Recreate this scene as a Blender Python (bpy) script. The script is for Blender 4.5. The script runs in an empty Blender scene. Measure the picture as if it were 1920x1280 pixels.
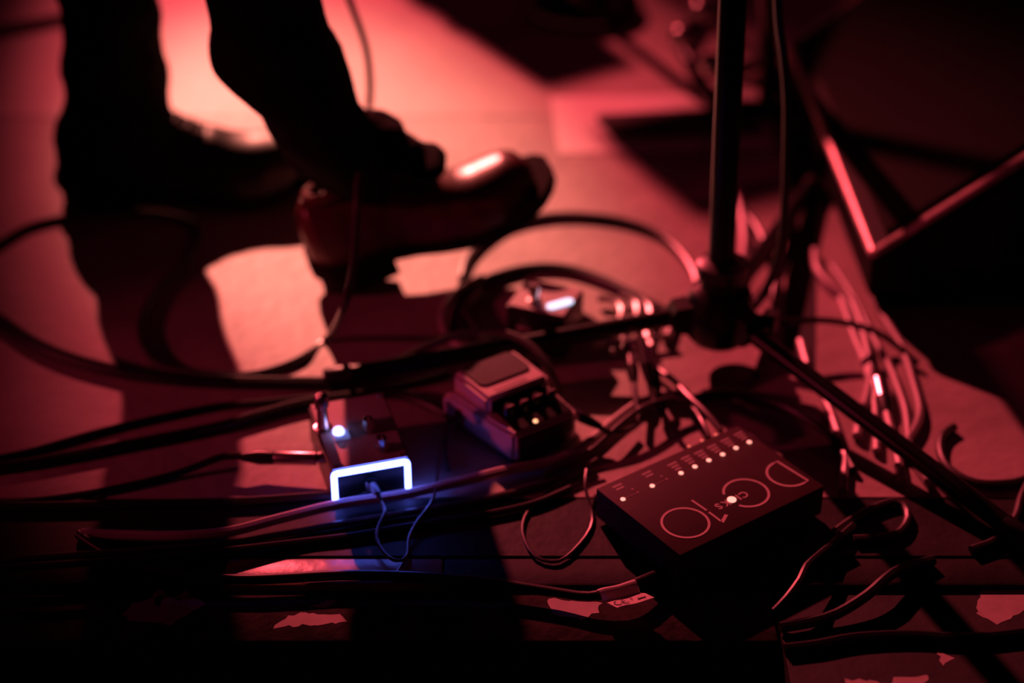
import bpy, bmesh, math, random
from mathutils import Vector, Matrix, noise

random.seed(7)
SC = bpy.context.scene
COL = SC.collection
PI = math.pi
R = math.radians

# ------------------------------------------------------------------ camera
CAM_H = 0.963
PITCH = R(32.4)
LENS, SENSOR = 65.0, 36.0
FPX = LENS / SENSOR * 1920.0
cd = bpy.data.cameras.new('camera')
cd.lens = LENS
cd.sensor_width = SENSOR
cd.clip_start = 0.02
cd.dof.use_dof = True
cd.dof.focus_distance = 1.475
cd.dof.aperture_fstop = 1.8
cam = bpy.data.objects.new('camera', cd)
cam.location = (0, 0, CAM_H)
cam.rotation_euler = (PI / 2 - PITCH, 0, 0)
COL.objects.link(cam)
SC.camera = cam

# ------------------------------------------------------------------ world, lamps, exposure
w = bpy.data.worlds.new('dark_hall')
SC.world = w
w.use_nodes = True
bg = w.node_tree.nodes['Background']
bg.inputs[0].default_value = (1.0, 0.06, 0.22, 1)
bg.inputs[1].default_value = 0.008


def lamp(name, kind, loc, target, energy, color, size=0.05, spot=60, blend=0.5):
    d = bpy.data.lights.new(name, kind)
    d.energy = energy
    d.color = color
    if kind == 'SPOT':
        d.spot_size = R(spot)
        d.spot_blend = blend
        d.shadow_soft_size = size
    elif kind == 'AREA':
        d.shape = 'DISK'
        d.size = size
    else:
        d.shadow_soft_size = size
    o = bpy.data.objects.new(name, d)
    COL.objects.link(o)
    o.location = loc
    dirv = Vector(target) - Vector(loc)
    o.rotation_euler = dirv.to_track_quat('-Z', 'Y').to_euler()
    return o


KEY = Vector((-1.60, 5.9, 2.55))
k1 = lamp('red_back_spot', 'SPOT', KEY, (-0.015, 1.80, 0), 1750, (1.0, 0.086, 0.112), 0.045, 12.8, 0.95)
k1.scale = (1.0, 1.5, 1.0)  # oval beam
lamp('added_amber_spot', 'SPOT', KEY + Vector((-0.01, 0, 0.0)), (-0.20, 1.90, 0), 2300, (1.0, 0.40, 0.26), 0.045, 7.5, 1.0)  # added second spot that lifts the brightest floor towards white
lamp('red_fill', 'AREA', (1.6, 3.4, 2.6), (0.2, 1.4, 0), 0.7, (1.0, 0.04, 0.20), 0.5)
lamp('pink_side_lamp', 'SPOT', (-2.6, 0.75, 0.75), (0.0, 1.50, 0.05), 80, (1.0, 0.05, 0.12), 0.05, 13, 1.0)
SC.view_settings.view_transform = 'Standard'
SC.view_settings.look = 'None'
SC.view_settings.exposure = 0.0
SC.view_settings.gamma = 1.0
SC.view_settings.use_curve_mapping = False

# ------------------------------------------------------------------ measuring helpers
_cp, _sp = math.cos(PITCH), math.sin(PITCH)


def ray(px, py):
    a, b = (px - 960) / FPX, (640 - py) / FPX
    return Vector((a, _cp + b * _sp, -_sp + b * _cp))


def P(px, py, z=0.0):
    d = ray(px, py)
    t = (z - CAM_H) / d.z
    return Vector((d.x * t, d.y * t, z))


def Py(px, py, y):
    d = ray(px, py)
    t = y / d.y
    return Vector((d.x * t, y, CAM_H + d.z * t))


# ------------------------------------------------------------------ materials
MATS = {}


def mat(name, col, rough=0.5, metal=0.0, var=0.25, scale=40.0, bump=0.0, bscale=200.0, emit=None, estr=0.0, spec=0.5, coat=0.0):
    if name in MATS:
        return MATS[name]
    m = bpy.data.materials.new(name)
    m.use_nodes = True
    nt = m.node_tree
    b = nt.nodes['Principled BSDF']
    tc = nt.nodes.new('ShaderNodeTexCoord')
    nz = nt.nodes.new('ShaderNodeTexNoise')
    nz.inputs['Scale'].default_value = scale
    nz.inputs['Detail'].default_value = 4
    nt.links.new(tc.outputs['Object'], nz.inputs['Vector'])
    rp = nt.nodes.new('ShaderNodeValToRGB')
    rp.color_ramp.elements[0].position = 0.35
    rp.color_ramp.elements[1].position = 0.65
    rp.color_ramp.elements[0].color = tuple(c * (1 - var) for c in col) + (1,)
    rp.color_ramp.elements[1].color = tuple(min(1, c * (1 + var * 0.4)) for c in col) + (1,)
    nt.links.new(nz.outputs['Fac'], rp.inputs['Fac'])
    nt.links.new(rp.outputs['Color'], b.inputs['Base Color'])
    b.inputs['Roughness'].default_value = rough
    b.inputs['Metallic'].default_value = metal
    b.inputs['Specular IOR Level'].default_value = spec
    b.inputs['Coat Weight'].default_value = coat
    if bump:
        n2 = nt.nodes.new('ShaderNodeTexNoise')
        n2.inputs['Scale'].default_value = bscale
        n2.inputs['Detail'].default_value = 5
        nt.links.new(tc.outputs['Object'], n2.inputs['Vector'])
        bp = nt.nodes.new('ShaderNodeBump')
        bp.inputs['Strength'].default_value = bump
        bp.inputs['Distance'].default_value = 0.002
        nt.links.new(n2.outputs['Fac'], bp.inputs['Height'])
        nt.links.new(bp.outputs['Normal'], b.inputs['Normal'])
    if emit:
        b.inputs['Emission Color'].default_value = tuple(emit) + (1,)
        b.inputs['Emission Strength'].default_value = estr
    MATS[name] = m
    return m


M_floor = mat('worn_stage_floor', (0.42, 0.345, 0.335), 0.55, var=0.16, scale=14, bump=0.55, bscale=55, spec=0.35)
M_floor2 = mat('worn_stage_floor_back', (0.47, 0.385, 0.375), 0.52, var=0.10, scale=9, bump=0.35, bscale=40, spec=0.35)
M_strip = mat('black_painted_edge', (0.018, 0.015, 0.018), 0.6, var=0.5, scale=30, bump=0.3, bscale=90, spec=0.2)
M_nose = mat('wood_nosing', (0.30, 0.20, 0.16), 0.35, var=0.4, scale=25, bump=0.4, bscale=60)
M_board = mat('black_painted_board', (0.035, 0.024, 0.026), 0.75, var=0.6, scale=45, bump=0.5, bscale=120, spec=0.1)
M_matt = mat('matt_black', (0.012, 0.010, 0.012), 0.7, var=0.5, scale=30, bump=0.3, bscale=90, spec=0.15)
M_black = mat('black_void', (0.006, 0.006, 0.007), 0.9, var=0.2)
M_torn = mat('torn_sticker', (0.42, 0.35, 0.34), 0.6, var=0.15, scale=60)
M_rubber = mat('black_rubber', (0.012, 0.011, 0.013), 0.36, var=0.3)
M_rubber2 = mat('dark_grey_rubber', (0.07, 0.06, 0.065), 0.33, var=0.2)
M_grey = mat('grey_cable', (0.40, 0.34, 0.35), 0.27, var=0.15)
M_metal = mat('chrome', (0.6, 0.56, 0.56), 0.26, 1.0, var=0.1)
M_blackmetal = mat('black_powder_coat', (0.005, 0.005, 0.006), 0.3, spec=0.22, var=0.3, bump=0.05, bscale=900)
M_case = mat('black_enclosure', (0.012, 0.011, 0.014), 0.28, var=0.3)
M_silver = mat('pale_pedal_paint', (0.55, 0.47, 0.48), 0.42, var=0.08)
M_pad = mat('black_rubber_pad', (0.02, 0.018, 0.02), 0.7, var=0.3, bump=0.4, bscale=500)
M_psu = mat('brown_black_panel', (0.060, 0.033, 0.037), 0.6, var=0.1, spec=0.08)
M_print = mat('pale_print', (0.6, 0.5, 0.5), 0.5, var=0.1)
M_printdim = mat('grey_print', (0.42, 0.34, 0.35), 0.5, var=0.1)
M_denim = mat('black_denim', (0.006, 0.006, 0.008), 0.9, var=0.4, scale=400, bump=0.4, bscale=700, spec=0.15)
M_leather = mat('burgundy_leather', (0.11, 0.03, 0.032), 0.3, var=0.3, scale=60, bump=0.12, bscale=300)
M_blackleather = mat('black_leather', (0.008, 0.007, 0.008), 0.4, var=0.3)
M_sole = mat('dark_sole', (0.018, 0.010, 0.011), 0.85, var=0.3, spec=0.05)
M_lace = mat('black_lace', (0.008, 0.008, 0.008), 0.8, var=0.3)
M_grille = mat('black_grille', (0.005, 0.005, 0.005), 0.8, var=0.4, scale=300, bump=0.3, bscale=900, spec=0.08)
M_cab = mat('black_cabinet', (0.006, 0.006, 0.007), 0.7, var=0.3, bump=0.3, bscale=500, spec=0.15)
M_edge = mat('worn_and_lit_edge', (0.80, 0.66, 0.62), 0.42, 0.6, var=0.25, scale=120)
M_paper = mat('white_paper', (0.85, 0.78, 0.76), 0.6, var=0.04)
M_tag = mat('white_tag', (0.92, 0.84, 0.83), 0.5, var=0.04)
M_ink = mat('black_ink', (0.01, 0.01, 0.01), 0.6)
M_dark_strip = mat('flat_black_strip', (0.010, 0.009, 0.011), 0.75, var=0.3)
M_slab = mat('dark_shade_slab', (0.05, 0.04, 0.045), 0.7, var=0.2)
M_foam = mat('pale_rubber_tip', (0.9, 0.75, 0.7), 0.25, var=0.1, coat=0.6)
M_ledwhite = mat('blue_white_light', (0.6, 0.7, 1.0), 0.4, emit=(0.055, 0.075, 0.55), estr=38.0)
M_ledoval = mat('white_indicator', (0.8, 0.85, 1.0), 0.4, emit=(0.55, 0.72, 1.0), estr=1.6)
M_ledred = mat('red_indicator', (1.0, 0.5, 0.45), 0.4, emit=(1.0, 0.34, 0.27), estr=1.7)
M_ledoff = mat('dim_indicator', (0.8, 0.3, 0.27), 0.4, emit=(1.0, 0.16, 0.12), estr=0.75)
M_ledamber = mat('amber_indicator', (1.0, 0.7, 0.4), 0.4, emit=(1.0, 0.40, 0.20), estr=2.6)


# ------------------------------------------------------------------ mesh helpers
def mk(name, bm, m, parent=None, smooth=True, mods=None):
    bmesh.ops.recalc_face_normals(bm, faces=bm.faces)
    me = bpy.data.meshes.new(name)
    bm.to_mesh(me)
    bm.free()
    if smooth:
        me.shade_smooth()
        try:
            me.set_sharp_from_angle(angle=R(40))
        except Exception:
            pass
    me.materials.append(m)
    o = bpy.data.objects.new(name, me)
    COL.objects.link(o)
    if parent:
        o.parent = parent
    return o


def tag(o, label, cat, group=None):
    o['label'] = label
    o['category'] = cat
    if group:
        o['group'] = group
    return o


def empty(name, mtx, label, cat, group=None):
    o = bpy.data.objects.new(name, None)
    o.empty_display_size = 0.02
    COL.objects.link(o)
    if isinstance(mtx, Matrix):
        o.matrix_world = mtx
    else:
        o.location = mtx
    return tag(o, label, cat, group)


def struct(o):
    o['kind'] = 'structure'
    return o


def a_box(bm, x0, x1, y0, y1, z0, z1, bev=0.0, seg=2):
    t = bmesh.new()
    v = [t.verts.new((x, y, z)) for x in (x0, x1) for y in (y0, y1) for z in (z0, z1)]
    for f in ((0, 1, 3, 2), (4, 6, 7, 5), (0, 4, 5, 1), (2, 3, 7, 6), (0, 2, 6, 4), (1, 5, 7, 3)):
        t.faces.new([v[i] for i in f])
    if bev:
        bmesh.ops.bevel(t, geom=list(t.edges), offset=bev, segments=seg, affect='EDGES', profile=0.5)
    merge(bm, t)


def merge(bm, t):
    bmesh.ops.recalc_face_normals(t, faces=t.faces)
    vm = {}
    for v in t.verts:
        vm[v] = bm.verts.new(v.co)
    for f in t.faces:
        try:
            bm.faces.new([vm[v] for v in f.verts])
        except ValueError:
            pass
    t.free()


def frame_dirs(d):
    d = d.normalized()
    up = Vector((0, 0, 1)) if abs(d.z) < 0.95 else Vector((1, 0, 0))
    a = d.cross(up).normalized()
    return a, a.cross(d).normalized()


def a_tube(bm, pts, r, seg=8, caps=True):
    """tube through the points; r one radius or one per point"""
    n = len(pts)
    rs = r if isinstance(r, (list, tuple)) else [r] * n
    rings = []
    pa = None
    for i, p in enumerate(pts):
        d = pts[min(i + 1, n - 1)] - pts[max(i - 1, 0)]
        if d.length < 1e-9:
            d = Vector((0, 0, 1))
        d.normalize()
        if pa is None:
            a, b = frame_dirs(d)
        else:
            a = (pa - d * pa.dot(d))
            if a.length < 1e-6:
                a, _ = frame_dirs(d)
            a.normalize()
            b = a.cross(d).normalized()
        pa = a
        rings.append([bm.verts.new(p + (a * math.cos(2 * PI * k / seg) + b * math.sin(2 * PI * k / seg)) * rs[i]) for k in range(seg)])
    for i in range(n - 1):
        for k in range(seg):
            bm.faces.new((rings[i][k], rings[i][(k + 1) % seg], rings[i + 1][(k + 1) % seg], rings[i + 1][k]))
    if caps:
        bm.faces.new(rings[0][::-1])
        bm.faces.new(rings[-1])


def a_lathe(bm, prof, seg=20, mtx=None):
    """prof list of (radius, z)"""
    mtx = mtx or Matrix()
    rings = []
    for r, z in prof:
        rings.append([bm.verts.new(mtx @ Vector((r * math.cos(2 * PI * k / seg), r * math.sin(2 * PI * k / seg), z))) for k in range(seg)])
    for i in range(len(rings) - 1):
        for k in range(seg):
            bm.faces.new((rings[i][k], rings[i][(k + 1) % seg], rings[i + 1][(k + 1) % seg], rings[i + 1][k]))
    bm.faces.new(rings[0][::-1])
    bm.faces.new(rings[-1])


def a_loft(bm, rings, caps=True):
    rs = [[bm.verts.new(p) for p in ring] for ring in rings]
    n = len(rs[0])
    for i in range(len(rs) - 1):
        for k in range(n):
            bm.faces.new((rs[i][k], rs[i][(k + 1) % n], rs[i + 1][(k + 1) % n], rs[i + 1][k]))
    if caps:
        bm.faces.new(rs[0][::-1])
        bm.faces.new(rs[-1])


def a_prism(bm, poly, z0, z1):
    lo = [bm.verts.new((p[0], p[1], z0)) for p in poly]
    hi = [bm.verts.new((p[0], p[1], z1)) for p in poly]
    n = len(poly)
    for i in range(n):
        bm.faces.new((lo[i], lo[(i + 1) % n], hi[(i + 1) % n], hi[i]))
    bm.faces.new(lo[::-1])
    bm.faces.new(hi)


def a_stroke(bm, pts, wd, z, th=0.0003, closed=False):
    """flat printed line of width wd through 2D points"""
    n = len(pts)
    L, Rr = [], []
    for i, p in enumerate(pts):
        if closed:
            d = Vector(pts[(i + 1) % n]) - Vector(pts[i - 1])
        else:
            d = Vector(pts[min(i + 1, n - 1)]) - Vector(pts[max(i - 1, 0)])
        d = Vector((d[0], d[1])).normalized()
        nx = Vector((-d.y, d.x)) * wd / 2
        L.append((p[0] + nx.x, p[1] + nx.y))
        Rr.append((p[0] - nx.x, p[1] - nx.y))
    m = n if closed else n - 1
    lt = [bm.verts.new((*q, z + th)) for q in L]
    rt = [bm.verts.new((*q, z + th)) for q in Rr]
    lb = [bm.verts.new((*q, z)) for q in L]
    rb = [bm.verts.new((*q, z)) for q in Rr]
    for i in range(m):
        j = (i + 1) % n
        bm.faces.new((lt[i], lt[j], rt[j], rt[i]))
        bm.faces.new((lb[i], lb[j], lt[j], lt[i]))
        bm.faces.new((rb[j], rb[i], rt[i], rt[j]))
    if not closed:
        bm.faces.new((lb[0], lt[0], rt[0], rb[0]))
        bm.faces.new((lb[-1], rb[-1], rt[-1], lt[-1]))


def smooth_path(pts, step=0.008):
    out = []
    n = len(pts)
    for i in range(n - 1):
        p0, p1, p2, p3 = pts[max(i - 1, 0)], pts[i], pts[i + 1], pts[min(i + 2, n - 1)]
        k = max(2, int((p2 - p1).length / step))
        for j in range(k):
            t = j / k
            out.append(0.5 * ((2 * p1) + (p2 - p0) * t + (2 * p0 - 5 * p1 + 4 * p2 - p3) * t * t + (3 * p1 - p0 - 3 * p2 + p3) * t ** 3))
    out.append(pts[-1].copy())
    return out


def to3(pts, r):
    out = []
    for p in pts:
        if isinstance(p, Vector):
            out.append(p)
        elif len(p) == 2:
            out.append(P(p[0], p[1], r))
        else:
            out.append(P(p[0], p[1], p[2]))
    return out


def cable(label, pts, r, m, name='cable', cat='cable', group=None, plug_at=None, seg=8, jack='plug'):
    v = smooth_path(to3(pts, r))
    base = Vector((v[0].x, v[0].y, 0))
    root = None
    if plug_at is None:
        bm = bmesh.new()
        a_tube(bm, [p - base for p in v], r, seg)
        o = mk(name, bm, m)
        o.location = base
        return tag(o, label, cat, group)
    root = empty(name, base, label, cat, group)
    bm = bmesh.new()
    a_tube(bm, [p - base for p in v], r, seg)
    mk('cord', bm, m, root)
    for end in plug_at:
        p = v[0] if end == 0 else v[-1]
        q = v[min(3, len(v) - 1)] if end == 0 else v[max(-4, -len(v))]
        add_plug(root, p - base, (p - q).normalized(), r)
    return root


def add_plug(root, p, d, r):
    """jack plug: rubber boot then metal barrel, starting at p, pointing along d"""
    bm = bmesh.new()
    a_tube(bm, [p - d * 0.004, p + d * 0.006, p + d * 0.016], [r * 1.15, r * 1.7, r * 2.0], 12)
    mk('strain_relief', bm, M_rubber, root)
    bm = bmesh.new()
    a_tube(bm, [p + d * 0.016, p + d * 0.0165, p + d * 0.046, p + d * 0.047], [r * 1.6, r * 2.0, r * 2.0, r * 1.5], 14)
    mk('barrel', bm, M_metal, root)


def frame_from(fl, fr):
    x = (fr - fl)
    x.z = 0
    x.normalize()
    z = Vector((0, 0, 1))
    y = z.cross(x)
    m = Matrix((x, y, z)).transposed().to_4x4()
    m.translation = Vector((fl.x, fl.y, 0))
    return m


# ------------------------------------------------------------------ the stage (setting)
Y_EDGE = P(960, 932).y      # end of the pale flooring
Y_NOSE = P(960, 1043).y     # black strip ends, wooden nosing begins
Y_BRD = P(960, 1096).y      # nosing ends, front board begins
Y_FRONT = P(960, 1190).y    # front lip of the stage
Y_SEAM = P(960, 219).y

floor = empty('floor', (0, 0, 0), 'x', 'x')
del floor['label'], floor['category']
struct(floor)
for (x0, x1, y0, y1, m) in ((-2.6, 2.6, Y_SEAM + 0.0008, 6.6, M_floor2), (-2.6, 2.6, Y_EDGE, Y_SEAM - 0.0008, M_floor)):
    bm = bmesh.new()
    a_box(bm, x0, x1, y0, y1, -0.02, 0.0, 0.0006, 1)
    mk('floor_panel', bm, m, floor, False)

X_SEAM = P(1452, 1140).x
bm = bmesh.new(); a_box(bm, -2.6, 2.6, Y_NOSE + 0.001, Y_EDGE - 0.001, -0.02, -0.0005, 0.0008, 1)
struct(mk('trim_1', bm, M_strip, None, False))
XW0, XW1 = P(420, 1070).x, P(830, 1070).x
bm = bmesh.new(); a_box(bm, XW0, XW1, Y_BRD + 0.001, Y_NOSE, -0.03, -0.001, 0.003, 2)
struct(mk('trim_2', bm, M_nose, None))
for nm, xa, xb in (('trim_6', -2.6, XW0 - 0.0006), ('trim_7', XW1 + 0.0006, X_SEAM + 0.6)):  # outer nosing coloured dark for shade; only the middle reads as lit
    bm = bmesh.new(); a_box(bm, xa, xb, Y_BRD + 0.001, Y_NOSE, -0.03, -0.001, 0.003, 2)
    struct(mk(nm, bm, M_matt, None))
bm = bmesh.new(); a_box(bm, -2.6, X_SEAM, Y_FRONT, Y_BRD, -0.04, -0.006, 0.002, 2)
board = struct(mk('trim_3', bm, M_board, None))
bm = bmesh.new(); a_box(bm, X_SEAM + 0.003, 2.6, Y_FRONT - 0.35, Y_BRD, -0.04, -0.006, 0.002, 2)
deck = struct(mk('trim_4', bm, M_matt, None))
bm = bmesh.new(); a_box(bm, -2.6, 2.6, Y_FRONT + 0.01, Y_FRONT + 0.03, -0.8, -0.04)
struct(mk('stage_fascia', bm, M_black, None, False))  # vertical front face of the stage below the lip
bm = bmesh.new(); a_box(bm, -2.6, 2.6, -1.5, Y_FRONT + 0.03, -0.83, -0.8)
struct(mk('floor', bm, M_black, None, False))


def torn_patch(parent, poly, jag=0.0016, zt=-0.0058):
    """a torn remnant of a sticker, outline roughened"""
    pts = []
    q = [P(a, b, zt) for a, b in poly]
    n = len(q)
    for i in range(n):
        a, b = q[i], q[(i + 1) % n]
        k = max(1, int((b - a).length / 0.004))
        for j in range(k):
            c = a.lerp(b, j / k)
            pts.append((c.x + random.uniform(-jag, jag), c.y + random.uniform(-jag, jag)))
    bm = bmesh.new()
    a_prism(bm, pts, zt - 0.0004, zt)
    return mk('sticker_remnant', bm, M_torn, parent, False)


for poly in ([(228, 1150), (250, 1132), (300, 1117), (336, 1119), (372, 1122), (386, 1131), (345, 1155), (322, 1170), (280, 1166), (240, 1163)],
             [(288, 1112), (306, 1105), (309, 1120), (300, 1140), (292, 1130)],
             [(325, 1122), (350, 1107), (352, 1114), (338, 1127)],
             [(512, 1177), (540, 1154), (560, 1149), (640, 1150), (650, 1163), (620, 1169), (560, 1172)],
             [(580, 1138), (610, 1127), (630, 1126), (620, 1136)],
             [(1025, 1122), (1060, 1124), (1128, 1130), (1120, 1148), (1090, 1160), (1050, 1155), (1030, 1142)]):
    torn_patch(board, poly)
for poly in ([(1844, 1069), (1880, 1085), (1930, 1102), (1930, 1140), (1900, 1155), (1870, 1171), (1830, 1151), (1838, 1120)],
             [(1757, 1217), (1772, 1224), (1788, 1231), (1768, 1248)],
             [(1588, 1273), (1612, 1274), (1665, 1280), (1640, 1296), (1590, 1296)],
             [(1676, 1268), (1742, 1265), (1724, 1290), (1674, 1290)]):
    torn_patch(deck, poly)


# ------------------------------------------------------------------ wedge monitor on the right
def make_monitor():
    V = Vector((0.354, 1.577, 0))
    Lp = Vector((0.337, 2.087, 0))
    ax = (Lp - V); ln = ax.length; ax.normalize()
    nx = Vector((ax.y, -ax.x, 0))
    m = Matrix((nx, ax, Vector((0, 0, 1)))).transposed().to_4x4()
    m.translation = V
    root = empty('stage_monitor', m, 'black floor wedge monitor speaker with worn pale edges behind the loose cables', 'speaker')
    # profile in local x,z ; extruded along local y
    s = math.tan(R(37))
    prof = [(0, 0.012), (0, 0.06), (0.40, 0.06 + 0.40 * s), (0.47, 0.06 + 0.36 * s), (0.44, 0.0), (0.02, 0.0)]
    bm = bmesh.new()
    a = [bm.verts.new((x, 0, z)) for x, z in prof]
    b = [bm.verts.new((x, ln, z)) for x, z in prof]
    n = len(prof)
    for i in range(n):
        bm.faces.new((a[i], a[(i + 1) % n], b[(i + 1) % n], b[i]))
    bm.faces.new(a[::-1]); bm.faces.new(b)
    bmesh.ops.recalc_face_normals(bm, faces=bm.faces)
    bmesh.ops.bevel(bm, geom=list(bm.edges), offset=0.003, segments=2, affect='EDGES')
    mk('cabinet', bm, M_cab, root)
    # grille
    bm = bmesh.new()
    d = Vector((math.cos(R(37)), 0, math.sin(R(37))))
    nrm = Vector((-math.sin(R(37)), 0, math.cos(R(37))))
    o0 = Vector((0, 0, 0.06))
    ring = []
    for hh in (0.0005, 0.004):
        ring.append([o0 + d * u + Vector((0, v, 0)) + nrm * hh for u, v in ((0.02, 0.018), (0.47, 0.018), (0.47, ln - 0.018), (0.02, ln - 0.018))])
    a_loft(bm, ring)
    mk('grille', bm, M_grille, root, False)
    # worn edge strips
    for (p, q) in ((o0, o0 + Vector((0, ln, 0))), (o0, o0 + d * 0.49), (o0 + Vector((0, ln, 0)), o0 + d * 0.49 + Vector((0, ln, 0)))):
        bm = bmesh.new()
        a_tube(bm, [p + (q - p) * (i / 12) for i in range(13)], 0.0048, 8)
        e = mk('edge_trim', bm, M_edge, root)
        e['label'] = 'pale worn edge strip'
    for sx in (0.06, 0.40):
        for sy in (0.05, ln - 0.05):
            bm = bmesh.new(); a_lathe(bm, [(0.012, -0.0001), (0.012, 0.004)], 12, Matrix.Translation((sx, sy, -0.004)))
            mk('rubber_foot', bm, M_rubber, root)
    root.location.z = 0.004
    return root


make_monitor()

def caster(px, py, h):
    """plan position of a point at height h whose shadow from the back spot falls on the floor seen at px, py"""
    S = P(px, py)
    T = KEY + (S - KEY) * ((KEY.z - h) / KEY.z)
    return Vector((T.x, T.y, 0))


# unseen amp-shaped block added above the frame to throw the wide diagonal shadow
def make_amp_caster():
    T1, B = caster(760, 0, 0.6), caster(1030, 178, 0.6)
    A = T1 + (T1 - B) * 0.9
    ax = (B - A); ln = ax.length; ax.normalize()
    nx = Vector((-ax.y, ax.x, 0))
    m = Matrix((ax, nx, Vector((0, 0, 1)))).transposed().to_4x4()
    m.translation = A
    root = empty('amp_shadow_caster', m, 'unseen amp-shaped block added at the back to cast the diagonal shadow', 'amplifier')
    bm = bmesh.new(); a_box(bm, 0, ln, 0, 0.11, 0.012, 0.6, 0.008, 3)
    mk('cabinet', bm, M_cab, root)
    bm = bmesh.new(); a_box(bm, 0.03, ln - 0.03, -0.004, 0.002, 0.04, 0.45, 0.001, 1)
    mk('grille', bm, M_grille, root)
    bm = bmesh.new(); a_box(bm, 0.03, ln - 0.03, -0.003, 0.002, 0.47, 0.57, 0.001, 1)
    mk('control_panel', bm, M_silver, root)
    for k in range(6):
        bm = bmesh.new(); a_lathe(bm, [(0.010, 0), (0.008, 0.018)], 12, Matrix.Translation((0.09 + k * 0.075, -0.003, 0.52)) @ Matrix.Rotation(PI / 2, 4, 'X'))
        mk('knob', bm, M_rubber, root)
    bm = bmesh.new(); a_tube(bm, smooth_path([Vector((0.16, 0.055, 0.597)), Vector((0.19, 0.055, 0.612)), Vector((0.36, 0.055, 0.612)), Vector((0.39, 0.055, 0.597))]), 0.007, 8)
    mk('handle', bm, M_rubber, root)
    for sx in (0.06, ln - 0.06):
        for sy in (0.02, 0.09):
            bm = bmesh.new(); a_lathe(bm, [(0.016, 0), (0.016, 0.013)], 12, Matrix.Translation((sx, sy, 0)))
            mk('rubber_foot', bm, M_rubber, root)


make_amp_caster()


def make_table_caster():  # unseen raised slab added to cast the second shadow band
    A, B = caster(1150, 285, 0.75), caster(1323, 427, 0.75)
    ax = (B - A); ln = ax.length; ax.normalize()
    nx = Vector((-ax.y, ax.x, 0))
    m = Matrix((ax, nx, Vector((0, 0, 1)))).transposed().to_4x4()
    m.translation = A
    root = empty('table_shadow_caster', m, 'unseen raised slab on legs added at the back to cast a shadow band', 'table')
    wd = 0.55
    bm = bmesh.new(); a_box(bm, 0, ln, 0, wd, 0.725, 0.75, 0.003, 2)
    mk('caster_slab', bm, M_cab, root)
    for y in (0.22, wd - 0.02):
        for x in (0.012, ln - 0.012):
            bm = bmesh.new(); a_tube(bm, [Vector((x, y, 0.0)), Vector((x, y, 0.73))], 0.006, 8)
            mk('leg', bm, M_blackmetal, root)


make_table_caster()


# ------------------------------------------------------------------ microphone stand
def make_mic_stand():
    G = P(1343, 668)
    root = empty('microphone_stand', G, 'black tripod microphone stand with clutch hub in front of the cables', 'stand')
    bm = bmesh.new()
    a_tube(bm, [Vector((0, 0, 0.045)), Vector((-0.0095, 0.0, 0.45)), Vector((-0.022, 0, 1.05))], 0.0123, 20)
    mk('pole', bm, M_blackmetal, root)
    bm = bmesh.new()
    a_lathe(bm, [(0.016, 0.018), (0.026, 0.022), (0.032, 0.03), (0.034, 0.055), (0.028, 0.075), (0.020, 0.080), (0.018, 0.092)], 20)
    mk('hub', bm, M_blackmetal, root)
    bm = bmesh.new()
    a_lathe(bm, [(0.0155, 0.088), (0.024, 0.091), (0.0245, 0.104), (0.0155, 0.108)], 12)
    mk('collar', bm, M_rubber, root)
    bm = bmesh.new()
    a_tube(bm, [Vector((0.024, -0.008, 0.05)), Vector((0.043, -0.016, 0.05))], [0.005, 0.006], 10)
    a_tube(bm, [Vector((0.040, -0.0145, 0.05)), Vector((0.052, -0.0195, 0.05))], [0.012, 0.012], 6)
    mk('clamp_knob', bm, M_rubber, root)
    tip = P(1880, 1003) - G
    a0 = math.atan2(tip.y, tip.x)
    for k in range(3):
        a = a0 + k * 2 * PI / 3
        d = Vector((math.cos(a), math.sin(a), 0))
        bm = bmesh.new()
        ln = 0.36
        a_tube(bm, [d * 0.024 + Vector((0, 0, 0.05)), d * 0.06 + Vector((0, 0, 0.046)), d * ln + Vector((0, 0, 0.010))], 0.0085, 14)
        leg = mk('leg', bm, M_blackmetal, root)
        bm = bmesh.new()
        a_tube(bm, [d * (ln - 0.012) + Vector((0, 0, 0.0115)), d * (ln + 0.012) + Vector((0, 0, 0.0095)), d * (ln + 0.016) + Vector((0, 0, 0.0095))], [0.0095, 0.0095, 0.007], 12)
        mk('rubber_foot', bm, M_rubber, leg)
        bm = bmesh.new()
        sd = Vector((-d.y, d.x, 0))
        rg = []
        for s_ in (-1, 1):
            rg.append([d * u + sd * (0.011 * s_) + Vector((0, 0, v)) for u, v in ((0.018, 0.032), (0.044, 0.036), (0.05, 0.052), (0.044, 0.062), (0.018, 0.066))])
        a_loft(bm, rg)
        mk('leg_bracket', bm, M_blackmetal, root, False)


make_mic_stand()


# ------------------------------------------------------------------ person
def lerp_tab(tab, t):
    for i in range(len(tab) - 1):
        if t <= tab[i + 1][0]:
            k = (t - tab[i][0]) / (tab[i + 1][0] - tab[i][0])
            k = max(0, min(1, k))
            return [a + (b - a) * k for a, b in zip(tab[i][1:], tab[i + 1][1:])]
    return list(tab[-1][1:])


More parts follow.
